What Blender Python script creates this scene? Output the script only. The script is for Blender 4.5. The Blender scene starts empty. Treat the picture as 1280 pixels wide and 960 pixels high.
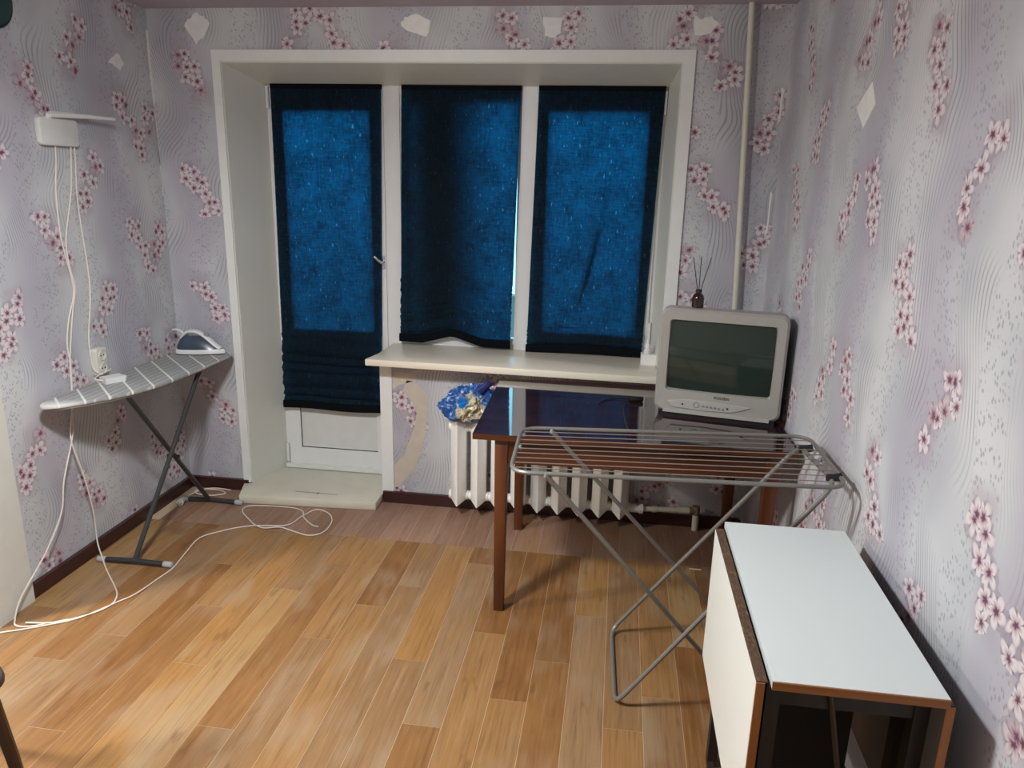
import bpy, bmesh, math, random
from mathutils import Vector, Matrix, noise
from math import sin, cos, pi, radians as RAD
random.seed(7)
SC = bpy.context.scene
COL = SC.collection

# ------------------------------------------------------------------ camera
cam_d = bpy.data.cameras.new('camera'); cam = bpy.data.objects.new('camera', cam_d); COL.objects.link(cam)
PITCH, ROLL, YAW, FPX = 0.2678, 0.0232, 0.1354, 937.53
fw = Vector((-sin(YAW)*cos(PITCH), cos(YAW)*cos(PITCH), -sin(PITCH)))
rt = Vector((cos(YAW), sin(YAW), 0)); up = rt.cross(fw)
r2 = rt*cos(ROLL) + up*sin(ROLL); u2 = -rt*sin(ROLL) + up*cos(ROLL)
mw = Matrix((r2, u2, -fw)).transposed().to_4x4(); mw.translation = Vector((2.3516, -3.7148, 1.7429))
cam.matrix_world = mw
cam_d.sensor_fit = 'HORIZONTAL'; cam_d.sensor_width = 36; cam_d.lens = FPX/1280*36
cam_d.clip_start = .02
SC.camera = cam

# ------------------------------------------------------------------ world, exposure
w = bpy.data.worlds.new('evening_sky'); SC.world = w; w.use_nodes = True
bg = w.node_tree.nodes['Background']
bg.inputs[0].default_value = (.30, .74, 1.0, 1); bg.inputs[1].default_value = 3.2
SC.view_settings.view_transform = 'Standard'; SC.view_settings.look = 'None'
SC.view_settings.exposure = 0.0; SC.view_settings.gamma = 1.0
SC.view_settings.use_curve_mapping = False

LAMP_SIDE = dict(loc=(-.90, -2.30, 2.26), power=70, bulb=46, color=(1.0, .955, .87), size=.13)
LAMP_ROOM = dict(loc=(1.22, -2.20, 2.28), power=50, bulb=38, color=(.95, .975, 1.0), size=.13)

# ------------------------------------------------------------------ materials
MATS = {}
def new_mat(name):
    m = bpy.data.materials.new(name); m.use_nodes = True
    nt = m.node_tree; b = nt.nodes['Principled BSDF']
    return m, nt, b
class G:
    """tiny expression builder for shader math"""
    def __init__(s, nt): s.nt = nt
    def m(s, op, a, b=None, c=None):
        n = s.nt.nodes.new('ShaderNodeMath'); n.operation = op
        for i, v in enumerate((a, b, c)):
            if v is None: continue
            if isinstance(v, (int, float)): n.inputs[i].default_value = v
            else: s.nt.links.new(v, n.inputs[i])
        return n.outputs[0]
    def add(s, a, b): return s.m('ADD', a, b)
    def sub(s, a, b): return s.m('SUBTRACT', a, b)
    def mul(s, a, b): return s.m('MULTIPLY', a, b)
    def ss(s, x, lo, hi):
        n = s.nt.nodes.new('ShaderNodeMapRange'); n.interpolation_type = 'SMOOTHSTEP'
        s.nt.links.new(x, n.inputs[0]); n.inputs[1].default_value = lo; n.inputs[2].default_value = hi
        return n.outputs[0]
    def comb(s, x, y, z=0.0):
        n = s.nt.nodes.new('ShaderNodeCombineXYZ')
        for i, v in enumerate((x, y, z)):
            if isinstance(v, (int, float)): n.inputs[i].default_value = v
            else: s.nt.links.new(v, n.inputs[i])
        return n.outputs[0]
    def sep(s, v):
        n = s.nt.nodes.new('ShaderNodeSeparateXYZ'); s.nt.links.new(v, n.inputs[0]); return n.outputs
    def noise(s, v, scale, detail=2, rough=.5):
        n = s.nt.nodes.new('ShaderNodeTexNoise'); s.nt.links.new(v, n.inputs['Vector'])
        n.inputs['Scale'].default_value = scale; n.inputs['Detail'].default_value = detail
        n.inputs['Roughness'].default_value = rough
        return n.outputs[0]
    def mix(s, f, a, b):
        n = s.nt.nodes.new('ShaderNodeMix'); n.data_type = 'RGBA'
        for i, v in ((0, f), (6, a), (7, b)):
            if isinstance(v, (int, float)): n.inputs[i].default_value = v
            elif isinstance(v, tuple): n.inputs[i].default_value = (*v[:3], 1)
            else: s.nt.links.new(v, n.inputs[i])
        return n.outputs[2]
    def ramp(s, f, stops, const=False):
        n = s.nt.nodes.new('ShaderNodeValToRGB'); s.nt.links.new(f, n.inputs[0])
        cr = n.color_ramp
        if const: cr.interpolation = 'CONSTANT'
        while len(cr.elements) < len(stops): cr.elements.new(.5)
        for e, (p, c) in zip(cr.elements, stops): e.position = p; e.color = (*c, 1)
        return n.outputs[0]
    def pos(s): return s.nt.nodes.new('ShaderNodeNewGeometry').outputs['Position']
    def obj(s): return s.nt.nodes.new('ShaderNodeTexCoord').outputs['Object']
    def rand(s): return s.nt.nodes.new('ShaderNodeObjectInfo').outputs['Random']
    def bump(s, h, strength, dist, b):
        n = s.nt.nodes.new('ShaderNodeBump'); n.inputs['Strength'].default_value = strength
        n.inputs['Distance'].default_value = dist; s.nt.links.new(h, n.inputs['Height'])
        s.nt.links.new(n.outputs[0], b.inputs['Normal'])

def plain(name, col, rough=.5, metal=0.0, var=.06, nscale=18, bump=0.0, spec=.5, coat=0.0):
    if name in MATS: return MATS[name]
    m, nt, b = new_mat(name); g = G(nt)
    n = g.noise(g.obj(), nscale, 3)
    lo = tuple(c*(1-var) for c in col); hi = tuple(min(1, c*(1+var)) for c in col)
    nt.links.new(g.mix(n, lo, hi), b.inputs['Base Color'])
    b.inputs['Roughness'].default_value = rough; b.inputs['Metallic'].default_value = metal
    b.inputs['Specular IOR Level'].default_value = spec; b.inputs['Coat Weight'].default_value = coat
    if bump: g.bump(n, bump, .002, b)
    MATS[name] = m; return m

def wallpaper(name, axis, sign, cols, P=.565):
    """printed paper: u runs to the viewer's right, v up; cols = (u, v0, slant)"""
    m, nt, b = new_mat(name); g = G(nt)
    s = g.sep(g.pos()); u = g.mul(s[axis], sign); v = s[2]
    uv = g.comb(u, v)
    big = g.noise(uv, 2.2, 2)
    # flowing vertical bands
    wav = g.mul(g.m('SINE', g.add(g.mul(v, 2*pi/.565), g.mul(u, 5.0))), .030)
    ph = g.add(g.add(u, wav), g.mul(g.sub(big, .5), .10))
    band = g.m('SINE', g.mul(ph, 2*pi/.275))
    bm = g.ss(band, -.35, .25)
    wob = g.mul(g.m('SINE', g.add(g.mul(v, 2*pi/.565), g.mul(u, 11))), .020)
    lines = g.ss(g.m('SINE', g.mul(g.add(g.add(ph, wob), g.mul(g.noise(uv, 2.6, 1), .10)), 2*pi/.0165)), .15, .95)
    lines = g.mul(g.mul(lines, bm), g.ss(g.noise(uv, 3.4, 1), .40, .62))
    # speckled bands
    vd = nt.nodes.new('ShaderNodeTexVoronoi'); vd.voronoi_dimensions = '2D'; vd.inputs['Scale'].default_value = 84
    nt.links.new(g.comb(g.add(u, g.mul(v, .25)), g.mul(v, .62)), vd.inputs['Vector'])
    dots = g.mul(g.m('SUBTRACT', 1.0, g.ss(vd.outputs['Distance'], .18, .34)), g.m('SUBTRACT', 1.0, bm))
    dots = g.mul(dots, g.ss(g.noise(uv, 30, 0), .42, .55))
    base = g.mix(g.ss(big, .30, .70), (.44, .45, .48), (.58, .59, .605))
    flow = g.m('SINE', g.mul(ph, 2*pi/.55))
    base = g.mix(g.mul(g.ss(flow, .1, 1.0), .50), base, (.385, .355, .425))
    base = g.mix(g.mul(g.m('SUBTRACT', 1.0, g.ss(flow, -1.0, -.2)), .35), base, (.66, .67, .66))
    base = g.mix(g.mul(lines, .62), base, (.235, .225, .255))
    base = g.mix(g.mul(dots, .60), base, (.24, .24, .27))
    # blossoms
    vo = nt.nodes.new('ShaderNodeTexVoronoi'); vo.voronoi_dimensions = '2D'; vo.inputs['Scale'].default_value = 18.5
    vo.inputs['Randomness'].default_value = .75
    nz = nt.nodes.new('ShaderNodeTexNoise'); nz.inputs['Scale'].default_value = 26; nz.inputs['Detail'].default_value = 1
    nt.links.new(uv, nz.inputs['Vector']); nc = g.sep(nz.outputs['Color'])
    u = g.add(u, g.mul(g.sub(nc[0], .5), .020)); v = g.add(v, g.mul(g.sub(nc[1], .5), .020))
    nt.links.new(g.comb(u, v), vo.inputs['Vector'])
    cs = g.sep(vo.outputs['Position']); cx, cy = cs[0], cs[1]
    rnd = g.sep(vo.outputs['Color'])[0]
    def inside(x, y, wid, hgt, soft):
        tot = None
        for uc, v0, sl in cols:
            lv = g.m('WRAP', g.sub(y, v0), P/2, -P/2)
            mid = g.mul(g.add(g.mul(lv, .42), g.mul(g.m('SINE', g.mul(lv, 30)), .016)), sl)
            d = g.m('ABSOLUTE', g.sub(g.sub(x, uc), mid))
            if soft:
                a = g.mul(g.m('SUBTRACT', 1.0, g.ss(d, wid*.4, wid)), g.m('SUBTRACT', 1.0, g.ss(g.m('ABSOLUTE', lv), hgt*.7, hgt)))
            else:
                a = g.mul(g.m('LESS_THAN', d, wid), g.m('LESS_THAN', g.m('ABSOLUTE', lv), hgt))
            tot = a if tot is None else g.m('MAXIMUM', tot, a)
        return tot
    incl = inside(cx, cy, .050, .122, False)
    halo = inside(u, v, .075, .17, True)
    dx, dy = g.sub(u, cx), g.sub(v, cy)
    r = g.m('SQRT', g.add(g.mul(dx, dx), g.mul(dy, dy)))
    th = g.m('ARCTAN2', dy, dx)
    pet = g.m('ABSOLUTE', g.m('COSINE', g.add(g.mul(th, 2.5), g.mul(rnd, 6.28))))
    R = g.add(.0175, g.mul(pet, .0205))
    t = g.m('DIVIDE', r, R)
    fl = g.mul(g.m('SUBTRACT', 1.0, g.ss(t, .90, 1.08)), incl)
    petal = g.ramp(t, [(0.0, (.10, .035, .06)), (.20, (.18, .07, .11)), (.36, (.50, .40, .43)), (.65, (.70, .645, .65)), (1.0, (.60, .53, .545))])
    petal = g.mix(g.mul(g.m('SUBTRACT', 1.0, g.ss(pet, .0, .40)), .60), petal, (.25, .12, .17))
    petal = g.mix(g.mul(g.ss(rnd, .80, .9), .40), petal, (.24, .095, .15))
    base = g.mix(g.mul(halo, .50), base, (.40, .34, .39))
    # dark sepals and stems between the blossoms
    stem = g.mul(g.mul(incl, g.ss(t, .98, 1.15)), g.m('SUBTRACT', .85, g.mul(g.ss(r, .018, .032), .6)))
    base = g.mix(stem, base, (.16, .075, .115))
    col = g.mix(fl, base, petal)
    nt.links.new(col, b.inputs['Base Color'])
    b.inputs['Roughness'].default_value = .62; b.inputs['Specular IOR Level'].default_value = .3
    g.bump(g.add(g.mul(lines, .5), fl), .25, .002, b)
    return m

def wood_floor(name, strip=False):
    m, nt, b = new_mat(name); g = G(nt)
    rnd = g.rand(); s = g.sep(g.pos())
    off = g.mul(rnd, 53.0)
    v = g.comb(g.mul(s[0], 42.0), g.add(g.mul(s[1], 2.0), off), off)
    grain = g.noise(v, 1.5, 5, .62)
    fine = g.noise(g.comb(g.mul(s[0], 150.0), g.add(g.mul(s[1], 5.0), off), off), 1.0, 3, .6)
    knot = g.noise(g.comb(g.mul(s[0], 26.0), g.add(g.mul(s[1], 8.0), off), off), 1.0, 1)
    blot = g.noise(g.comb(g.mul(s[0], 6.0), g.add(g.mul(s[1], 2.2), off), off), 1.3, 2)
    if strip:
        tone = g.ramp(rnd, [(0, (.27, .155, .105)), (.35, (.31, .185, .125)), (.6, (.25, .14, .09)), (.85, (.33, .20, .135))], True)
        dark = (.13, .062, .036); light = (.42, .27, .19)
    else:
        tone = g.ramp(rnd, [(0, (.245, .118, .040)), (.15, (.30, .160, .060)), (.30, (.215, .096, .030)), (.44, (.285, .172, .086)),
                            (.58, (.325, .165, .052)), (.72, (.255, .143, .064)), (.86, (.35, .21, .088))], True)
        dark = (.095, .040, .015); light = (.42, .265, .135)
    c = g.mix(g.mul(g.ss(grain, .48, .75), .50), tone, dark)
    c = g.mix(g.mul(g.m('SUBTRACT', 1.0, g.ss(grain, .26, .46)), .45), c, light)
    c = g.mix(g.mul(g.ss(fine, .50, .72), .30), c, dark)
    c = g.mix(g.mul(g.m('SUBTRACT', 1.0, g.ss(fine, .28, .46)), .22), c, light)
    c = g.mix(g.mul(g.ss(blot, .50, .72), .45), c, (.345, .255, .165))
    c = g.mix(g.mul(g.m('SUBTRACT', 1.0, g.ss(blot, .30, .46)), .40), c, (.30, .145, .045))
    c = g.mix(g.mul(g.ss(knot, .67, .76), .32), c, dark)
    nt.links.new(c, b.inputs['Base Color'])
    b.inputs['Roughness'].default_value = .42; b.inputs['Specular IOR Level'].default_value = .35
    g.bump(fine, .12, .001, b)
    return m

def wood(name, c1, c2, rough=.3, axis=0, scale=1.0, coat=.0):
    m, nt, b = new_mat(name); g = G(nt)
    s = g.sep(g.obj()); k = [22.0*scale]*3; k[axis] = 1.6*scale
    n = g.noise(g.comb(g.mul(s[0], k[0]), g.mul(s[1], k[1]), g.mul(s[2], k[2])), 1.0, 5, .6)
    nt.links.new(g.mix(g.ss(n, .3, .7), c1, c2), b.inputs['Base Color'])
    b.inputs['Roughness'].default_value = rough; b.inputs['Coat Weight'].default_value = coat
    b.inputs['Coat Roughness'].default_value = .06
    return m

def chipboard(name):
    m, nt, b = new_mat(name); g = G(nt)
    s = g.sep(g.obj())
    n = g.noise(g.comb(g.mul(s[0], 160.0), g.mul(s[1], 60.0), g.mul(s[2], 160.0)), 1.0, 4, .7)
    n2 = g.noise(g.obj(), 9, 2)
    c = g.ramp(n, [(.28, (.018, .010, .006)), (.50, (.085, .042, .018)), (.63, (.15, .085, .038)), (.74, (.50, .36, .21))])
    c = g.mix(g.mul(g.ss(n2, .40, .62), .7), c, (.07, .036, .018))
    nt.links.new(c, b.inputs['Base Color']); b.inputs['Roughness'].default_value = .8
    return m

def blind_cloth(name):
    m = bpy.data.materials.new(name); m.use_nodes = True; nt = m.node_tree; g = G(nt)
    nt.nodes.remove(nt.nodes['Principled BSDF']); out = nt.nodes['Material Output']
    s = g.sep(g.pos())
    thr = g.noise(g.comb(g.mul(s[0], 85.0), g.mul(s[2], 20.0), 0.0), 1.0, 3, .7)
    thr2 = g.noise(g.comb(g.mul(s[0], 18.0), g.mul(s[2], 95.0), 3.0), 1.0, 2, .65)
    cl = g.noise(g.comb(g.mul(s[0], 9.0), g.mul(s[2], 7.0), 1.0), 1.0, 3)
    pin = g.noise(g.comb(g.mul(s[0], 75.0), g.mul(s[2], 28.0), 7.0), 1.0, 1)
    f = g.add(g.mul(g.add(g.ss(thr, .30, .75), g.ss(thr2, .35, .8)), .40), g.mul(g.ss(cl, .3, .7), .35))
    tc = g.mix(f, (.0001, .012, .030), (.001, .098, .205))
    tc = g.mix(g.mul(g.ss(pin, .66, .78), .7), tc, (.08, .26, .38))
    tr = nt.nodes.new('ShaderNodeBsdfTranslucent'); nt.links.new(tc, tr.inputs[0])
    df = nt.nodes.new('ShaderNodeBsdfDiffuse'); df.inputs[0].default_value = (.008, .013, .017, 1)
    ad = nt.nodes.new('ShaderNodeAddShader'); nt.links.new(df.outputs[0], ad.inputs[0]); nt.links.new(tr.outputs[0], ad.inputs[1])
    nt.links.new(ad.outputs[0], out.inputs[0])
    return m

def pane_glass(name):
    m = bpy.data.materials.new(name); m.use_nodes = True; nt = m.node_tree
    nt.nodes.remove(nt.nodes['Principled BSDF']); out = nt.nodes['Material Output']
    tr = nt.nodes.new('ShaderNodeBsdfTransparent'); tr.inputs[0].default_value = (.93, .97, .97, 1)
    gl = nt.nodes.new('ShaderNodeBsdfGlossy'); gl.inputs['Roughness'].default_value = .02
    fr = nt.nodes.new('ShaderNodeFresnel'); fr.inputs[0].default_value = 1.45
    mx = nt.nodes.new('ShaderNodeMixShader')
    nt.links.new(fr.outputs[0], mx.inputs[0]); nt.links.new(tr.outputs[0], mx.inputs[1]); nt.links.new(gl.outputs[0], mx.inputs[2])
    nt.links.new(mx.outputs[0], out.inputs[0])
    return m

def bag_print(name):
    m, nt, b = new_mat(name); g = G(nt)
    o = g.obj(); s = g.sep(o)
    n = g.noise(o, 16, 4, .65); n2 = g.noise(o, 60, 3, .6); n3 = g.noise(o, 30, 2)
    blue = g.mix(n, (.003, .022, .15), (.010, .13, .44))
    blue = g.mix(g.mul(g.ss(n2, .54, .66), .55), blue, (.42, .58, .80))
    pat = g.ramp(n2, [(.30, (.05, .07, .03)), (.42, (.38, .33, .20)), (.52, (.62, .58, .46)), (.64, (.42, .36, .12)), (.74, (.85, .83, .76))])
    # printed picture in the middle of the bag
    dx = g.m('DIVIDE', g.sub(s[0], .028), .085); dz = g.m('DIVIDE', g.sub(s[2], .075), .085)
    d = g.add(g.m('SQRT', g.add(g.mul(dx, dx), g.mul(dz, dz))), g.mul(g.sub(n3, .5), 1.9))
    msk = g.m('SUBTRACT', 1.0, g.ss(d, .75, .98))
    ex = g.sub(s[0], -.008); ez = g.sub(s[2], .115)
    d2 = g.m('SQRT', g.add(g.mul(ex, ex), g.mul(ez, ez)))
    c = g.mix(msk, blue, pat)
    c = g.mix(g.m('SUBTRACT', 1.0, g.ss(g.add(d2, g.mul(g.sub(n3, .5), .04)), .020, .032)), c, (.01, .17, .52))
    nt.links.new(c, b.inputs['Base Color']); b.inputs['Roughness'].default_value = .28
    return m

def board_cover(name):
    m, nt, b = new_mat(name); g = G(nt)
    s = g.sep(g.pos())
    cross = g.m('ABSOLUTE', g.m('WRAP', g.add(s[1], s[0]), .0675, -.0675))
    lng = g.m('ABSOLUTE', g.m('WRAP', s[0], .0175, -.0175))
    l1 = g.m('SUBTRACT', 1.0, g.ss(cross, .004, .009)); l2 = g.mul(g.m('SUBTRACT', 1.0, g.ss(lng, .001, .004)), .45)
    n = g.noise(g.pos(), 40, 2)
    c = g.mix(n, (.25, .26, .255), (.33, .34, .33))
    end = g.m('SUBTRACT', 1.0, g.ss(g.add(s[1], g.mul(s[0], -.2)), -1.10, -1.00))
    c = g.mix(g.m('MAXIMUM', g.m('MAXIMUM', l1, l2), g.mul(end, .8)), c, (.78, .78, .72))
    nt.links.new(c, b.inputs['Base Color']); b.inputs['Roughness'].default_value = .6
    return m

def screen_glass(name):
    m, nt, b = new_mat(name); g = G(nt)
    n = g.noise(g.obj(), 3, 2)
    nt.links.new(g.mix(n, (.018, .028, .022), (.026, .040, .032)), b.inputs['Base Color'])
    b.inputs['Roughness'].default_value = .06; b.inputs['Specular IOR Level'].default_value = .5
    return m

def amber(name):
    m, nt, b = new_mat(name); g = G(nt)
    nt.links.new(g.mix(g.noise(g.obj(), 20, 2), (.014, .004, .002), (.028, .008, .004)), b.inputs['Base Color'])
    b.inputs['Roughness'].default_value = .08; b.inputs['Coat Weight'].default_value = .5
    return m

# ------------------------------------------------------------------ mesh builder
class MB:
    def __init__(s): s.bm = bmesh.new()
    def box(s, x0, x1, y0, y1, z0, z1):
        vs = [s.bm.verts.new((x, y, z)) for x in (x0, x1) for y in (y0, y1) for z in (z0, z1)]
        for f in ((0,1,3,2),(4,6,7,5),(0,4,5,1),(2,3,7,6),(0,2,6,4),(1,5,7,3)): s.bm.faces.new([vs[i] for i in f])
        return s
    def prism(s, poly, h0, h1, axis='z', flip=False):
        def P(a, b, h): return {'z': (a, b, h), 'y': (a, h, b), 'x': (h, a, b)}[axis]
        A = [s.bm.verts.new(P(a, b, h0)) for a, b in poly]; B = [s.bm.verts.new(P(a, b, h1)) for a, b in poly]
        n = len(poly); s.bm.faces.new(A[::-1]); s.bm.faces.new(B)
        for i in range(n): s.bm.faces.new((A[i], A[(i+1) % n], B[(i+1) % n], B[i]))
        bmesh.ops.recalc_face_normals(s.bm, faces=s.bm.faces[:]); return s
    def loft(s, rings, cap=True, closed=True):
        R = [[s.bm.verts.new(p) for p in r] for r in rings]; n = len(R[0])
        for a, b in zip(R, R[1:]):
            for i in range(n if closed else n-1):
                s.bm.faces.new((a[i], a[(i+1) % n], b[(i+1) % n], b[i]))
        if cap: s.bm.faces.new(R[0][::-1]); s.bm.faces.new(R[-1])
        bmesh.ops.recalc_face_normals(s.bm, faces=s.bm.faces[:]); return s
    def tube(s, pts, r, seg=8, closed=False, rad=None):
        P = [Vector(p) for p in pts]; n = len(P)
        def tan(i):
            if closed: d = P[(i+1) % n]-P[(i-1) % n]
            else: d = P[min(i+1, n-1)]-P[max(i-1, 0)]
            return d.normalized()
        t0 = tan(0); a = Vector((0, 0, 1)) if abs(t0.z) < .9 else Vector((1, 0, 0))
        nrm = (a - t0*a.dot(t0)).normalized(); rings = []
        for i in range(n):
            t = tan(i); nrm = (nrm - t*nrm.dot(t)).normalized(); bn = t.cross(nrm)
            rr = rad[i] if rad else r
            rings.append([s.bm.verts.new(P[i] + (nrm*cos(2*pi*k/seg)+bn*sin(2*pi*k/seg))*rr) for k in range(seg)])
        m = n if closed else n-1
        for i in range(m):
            A, B = rings[i], rings[(i+1) % n]
            for k in range(seg): s.bm.faces.new((A[k], A[(k+1) % seg], B[(k+1) % seg], B[k]))
        if not closed: s.bm.faces.new(rings[0][::-1]); s.bm.faces.new(rings[-1])
        bmesh.ops.recalc_face_normals(s.bm, faces=s.bm.faces[:]); return s
    def lathe(s, prof, c=(0, 0, 0), seg=20):
        rings = [[(c[0]+r*cos(2*pi*k/seg), c[1]+r*sin(2*pi*k/seg), c[2]+z) for k in range(seg)] for r, z in prof]
        return s.loft(rings)
    def cyl(s, a, b, r, seg=12): return s.tube([a, b], r, seg)
    def bevel(s, wd, seg=2, ang=30):
        es = [e for e in s.bm.edges if len(e.link_faces) == 2 and e.calc_face_angle(0) > RAD(ang)]
        bmesh.ops.bevel(s.bm, geom=es, offset=wd, segments=seg, affect='EDGES', profile=.5, clamp_overlap=True); return s
    def mesh(s, name, smooth=True):
        me = bpy.data.meshes.new(name); s.bm.to_mesh(me); s.bm.free()
        if smooth:
            me.polygons.foreach_set('use_smooth', [True]*len(me.polygons)); me.set_sharp_from_angle(angle=RAD(35))
        return me
WLOC = {}
def part(name, mb, mat, parent=None, local=False, smooth=True):
    me = mb.mesh(name, smooth) if isinstance(mb, MB) else mb
    o = bpy.data.objects.new(name, me); COL.objects.link(o)
    if mat and not me.materials: me.materials.append(mat)
    if parent:
        o.parent = parent
        if not local: o.location = -WLOC.get(parent.name, Vector())
        WLOC[o.name] = Vector() if not local else Vector()
    return o
def tag(o, label, cat, group=None):
    o['label'] = label; o['category'] = cat
    if group: o['group'] = group
    return o
def thing(name, label, cat, loc=(0, 0, 0), rotz=0.0, group=None):
    o = bpy.data.objects.new(name, None); COL.objects.link(o); o.empty_display_size = .05
    o.location = loc; o.rotation_euler = (0, 0, rotz); WLOC[o.name] = Vector(loc)
    return tag(o, label, cat, group)
def struct(name, mb, mat, label=None):
    o = part(name, mb, mat); o['kind'] = 'structure'
    if label: o['label'] = label
    return o
def fillet(pts, r, n=5, closed=False):
    P = [Vector(p) for p in pts]; out = []; N = len(P)
    for i in range(N):
        if not closed and i in (0, N-1): out.append(P[i]); continue
        a, b, c = P[i-1], P[i], P[(i+1) % N]
        d1 = (a-b); d2 = (c-b); k = min(r, d1.length*.45, d2.length*.45)
        p, q = b + d1.normalized()*k, b + d2.normalized()*k
        for j in range(n+1):
            t = j/n; out.append(p*(1-t)**2 + b*2*t*(1-t) + q*t*t)
    return out
def smooth_path(pts, n=6):
    P = [Vector(p) for p in pts]; out = []
    for i in range(len(P)-1):
        p0 = P[max(i-1, 0)]; p1 = P[i]; p2 = P[i+1]; p3 = P[min(i+2, len(P)-1)]
        for j in range(n):
            t = j/n
            out.append(.5*((2*p1)+(p2-p0)*t+(2*p0-5*p1+4*p2-p3)*t*t+(3*p1-p0-3*p2+p3)*t**3))
    out.append(P[-1]); return out

# ------------------------------------------------------------------ shared materials
WHITE = plain('white_plastic', (.70, .71, .68), .35)
PVC = plain('white_frame_plastic', (.74, .75, .73), .3, var=.03)
REVEAL = plain('reveal_panel', (.64, .65, .59), .42, var=.05, nscale=6)
TRIMW = plain('white_trim', (.78, .80, .77), .4, var=.04)
STEPM = plain('worn_white_step', (.66, .63, .51), .5, var=.14, nscale=7)
CREAM = plain('cream_sill', (.80, .74, .60), .3, var=.05, nscale=5)
BROWNB = plain('brown_skirting', (.042, .014, .012), .3, var=.25, nscale=12)
CEIL = plain('ceiling_paint', (.42, .36, .42), .8)
PLASTER = plain('bare_plaster', (.80, .80, .77), .85, var=.12, nscale=25, bump=.3)
GREYW = plain('plain_grey_wall', (.42, .41, .42), .7)
STEEL = plain('grey_coated_tube', (.21, .205, .185), .35, .3, var=.1)
WIRE = plain('rack_wire', (.30, .28, .25), .3, .5)
BLACK = plain('black_plastic', (.012, .012, .012), .4)
DGREY = plain('dark_grey_tube', (.045, .050, .052), .35, .3)
LGREY = plain('light_grey_plastic', (.42, .44, .45), .45)
SILVER = plain('silver_plastic', (.39, .38, .345), .36, .25, var=.04)
SILVER2 = plain('silver_panel', (.47, .465, .43), .32, .25, var=.04)
LAMWHITE = plain('white_laminate', (.62, .67, .655), .28, var=.02, nscale=3)
LEAFWHITE = plain('white_laminate_leaf', (.80, .83, .78), .3, var=.03, nscale=3)
NAVY = plain('navy_plastic', (.035, .055, .085), .18, coat=.4)
RADW = plain('radiator_enamel', (.86, .85, .80), .4, var=.05)
PIPEM = plain('painted_pipe', (.62, .60, .50), .4, var=.12)
CORDW = plain('white_cord', (.74, .68, .60), .5, var=.02)
GLASS = pane_glass('window_glass')
CLOTH = blind_cloth('navy_blind_cloth')
TABLETOP = wood('polished_dark_wood', (.020, .010, .016), (.040, .016, .018), .055, 0, 1.0, .6)
TABLEWOOD = wood('reddish_brown_wood', (.052, .014, .005), (.095, .026, .009), .32, 0)
LEGWOOD = wood('reddish_brown_leg_wood', (.068, .019, .006), (.12, .036, .011), .32, 2)
EDGEW = wood('orange_brown_edging', (.24, .085, .018), (.38, .15, .035), .45, 0, 1.6)
EDGEV = wood('orange_brown_edging_upright', (.26, .09, .018), (.40, .155, .035), .45, 2, 1.6)
DARKF = wood('dark_stained_frame', (.010, .008, .006), (.026, .019, .014), .5, 2)
CHIP = chipboard('worn_chipboard')

# ------------------------------------------------------------------ setting: room shell
H = 2.5
def xr(y): return 3.055 - .035*y          # the right wall runs slightly outwards towards the camera
WL = wallpaper('floral_wallpaper_left', 1, 1, [(-1.12, .01, 1), (-.815, .305, -1), (-.56, .552, 1), (-.235, .285, -1), (-.105, .225, 1)])
WB = wallpaper('floral_wallpaper_back', 0, 1, [(.207, .513, -1), (.765, .14, 1), (.965, .115, -1), (1.285, .525, -1), (1.80, .105, -1), (2.04, .10, 1), (2.60, .18, 1), (2.75, .015, -1), (3.0, .32, 1)])
WR = wallpaper('floral_wallpaper_right', 1, -1, [(.37, .02, -1), (.62, .285, 1), (1.05, .0, 1), (1.26, .03, -1), (1.60, .35, -1), (1.90, .115, 1), (2.20, .45, -1), (2.40, .30, -1), (2.75, .10, 1), (3.05, .40, -1)], .555)

# floor: a flat base with every printed plank as a piece of its own
fl = MB().box(-2.6, 3.4, -4.8, .36, -.06, -.0008)
floor = struct('floor', fl, plain('floor_base', (.55, .42, .27), .5), 'wood patterned floor of mixed brown planks')
FM = wood_floor('plank_print'); FS = wood_floor('strip_plank_print', True)
PW, SX, YS, PL = .1312, 2.2607, -.446, 1.09
ends = {2: -1.42, 1: -1.60, 0: -.95, -1: -1.28, -2: -1.52, -3: -1.14, -4: -.60, -5: -1.36, -6: -.855, -7: -1.03, -8: -1.29, -9: -.72,
        -10: -.97, -11: -1.52, -12: -1.15, -13: -.816, -14: -1.405, -15: -1.58, 3: -1.1, 4: -.8, 5: -1.3}
def plank(x0, x1, y0, y1, mat):
    g_ = .0009
    mb = MB().box(x0+g_, x1-g_, y0+g_, y1-g_, -.0007, 0.0)
    return part('plank', mb, mat, floor, smooth=False)
for r in range(-37, 9):
    x0 = SX + r*PW; x1 = x0 + PW
    x1 = min(x1, 3.30)
    if x1-x0 < .02: continue
    e = ends.get(r, -.5 - ((r*37) % 100)/100*PL)
    ylim = -3.6 if r >= -20 else -2.4
    while e - PL > YS: e -= PL
    while e < YS - 1e-6: e += PL
    y1 = YS; e -= PL
    while y1 > ylim:
        y0 = max(e, ylim)
        if y1-y0 > .01: plank(x0, x1, y0, y1, FM)
        y1 = y0; e -= PL
    if x0 > -.1:                       # the short strip laid along the window wall
        plank(x0+.05, min(x1+.05, 3.3), YS, .0 if x0 > 1.1 or x0 < .2 else .0, FS)

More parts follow.
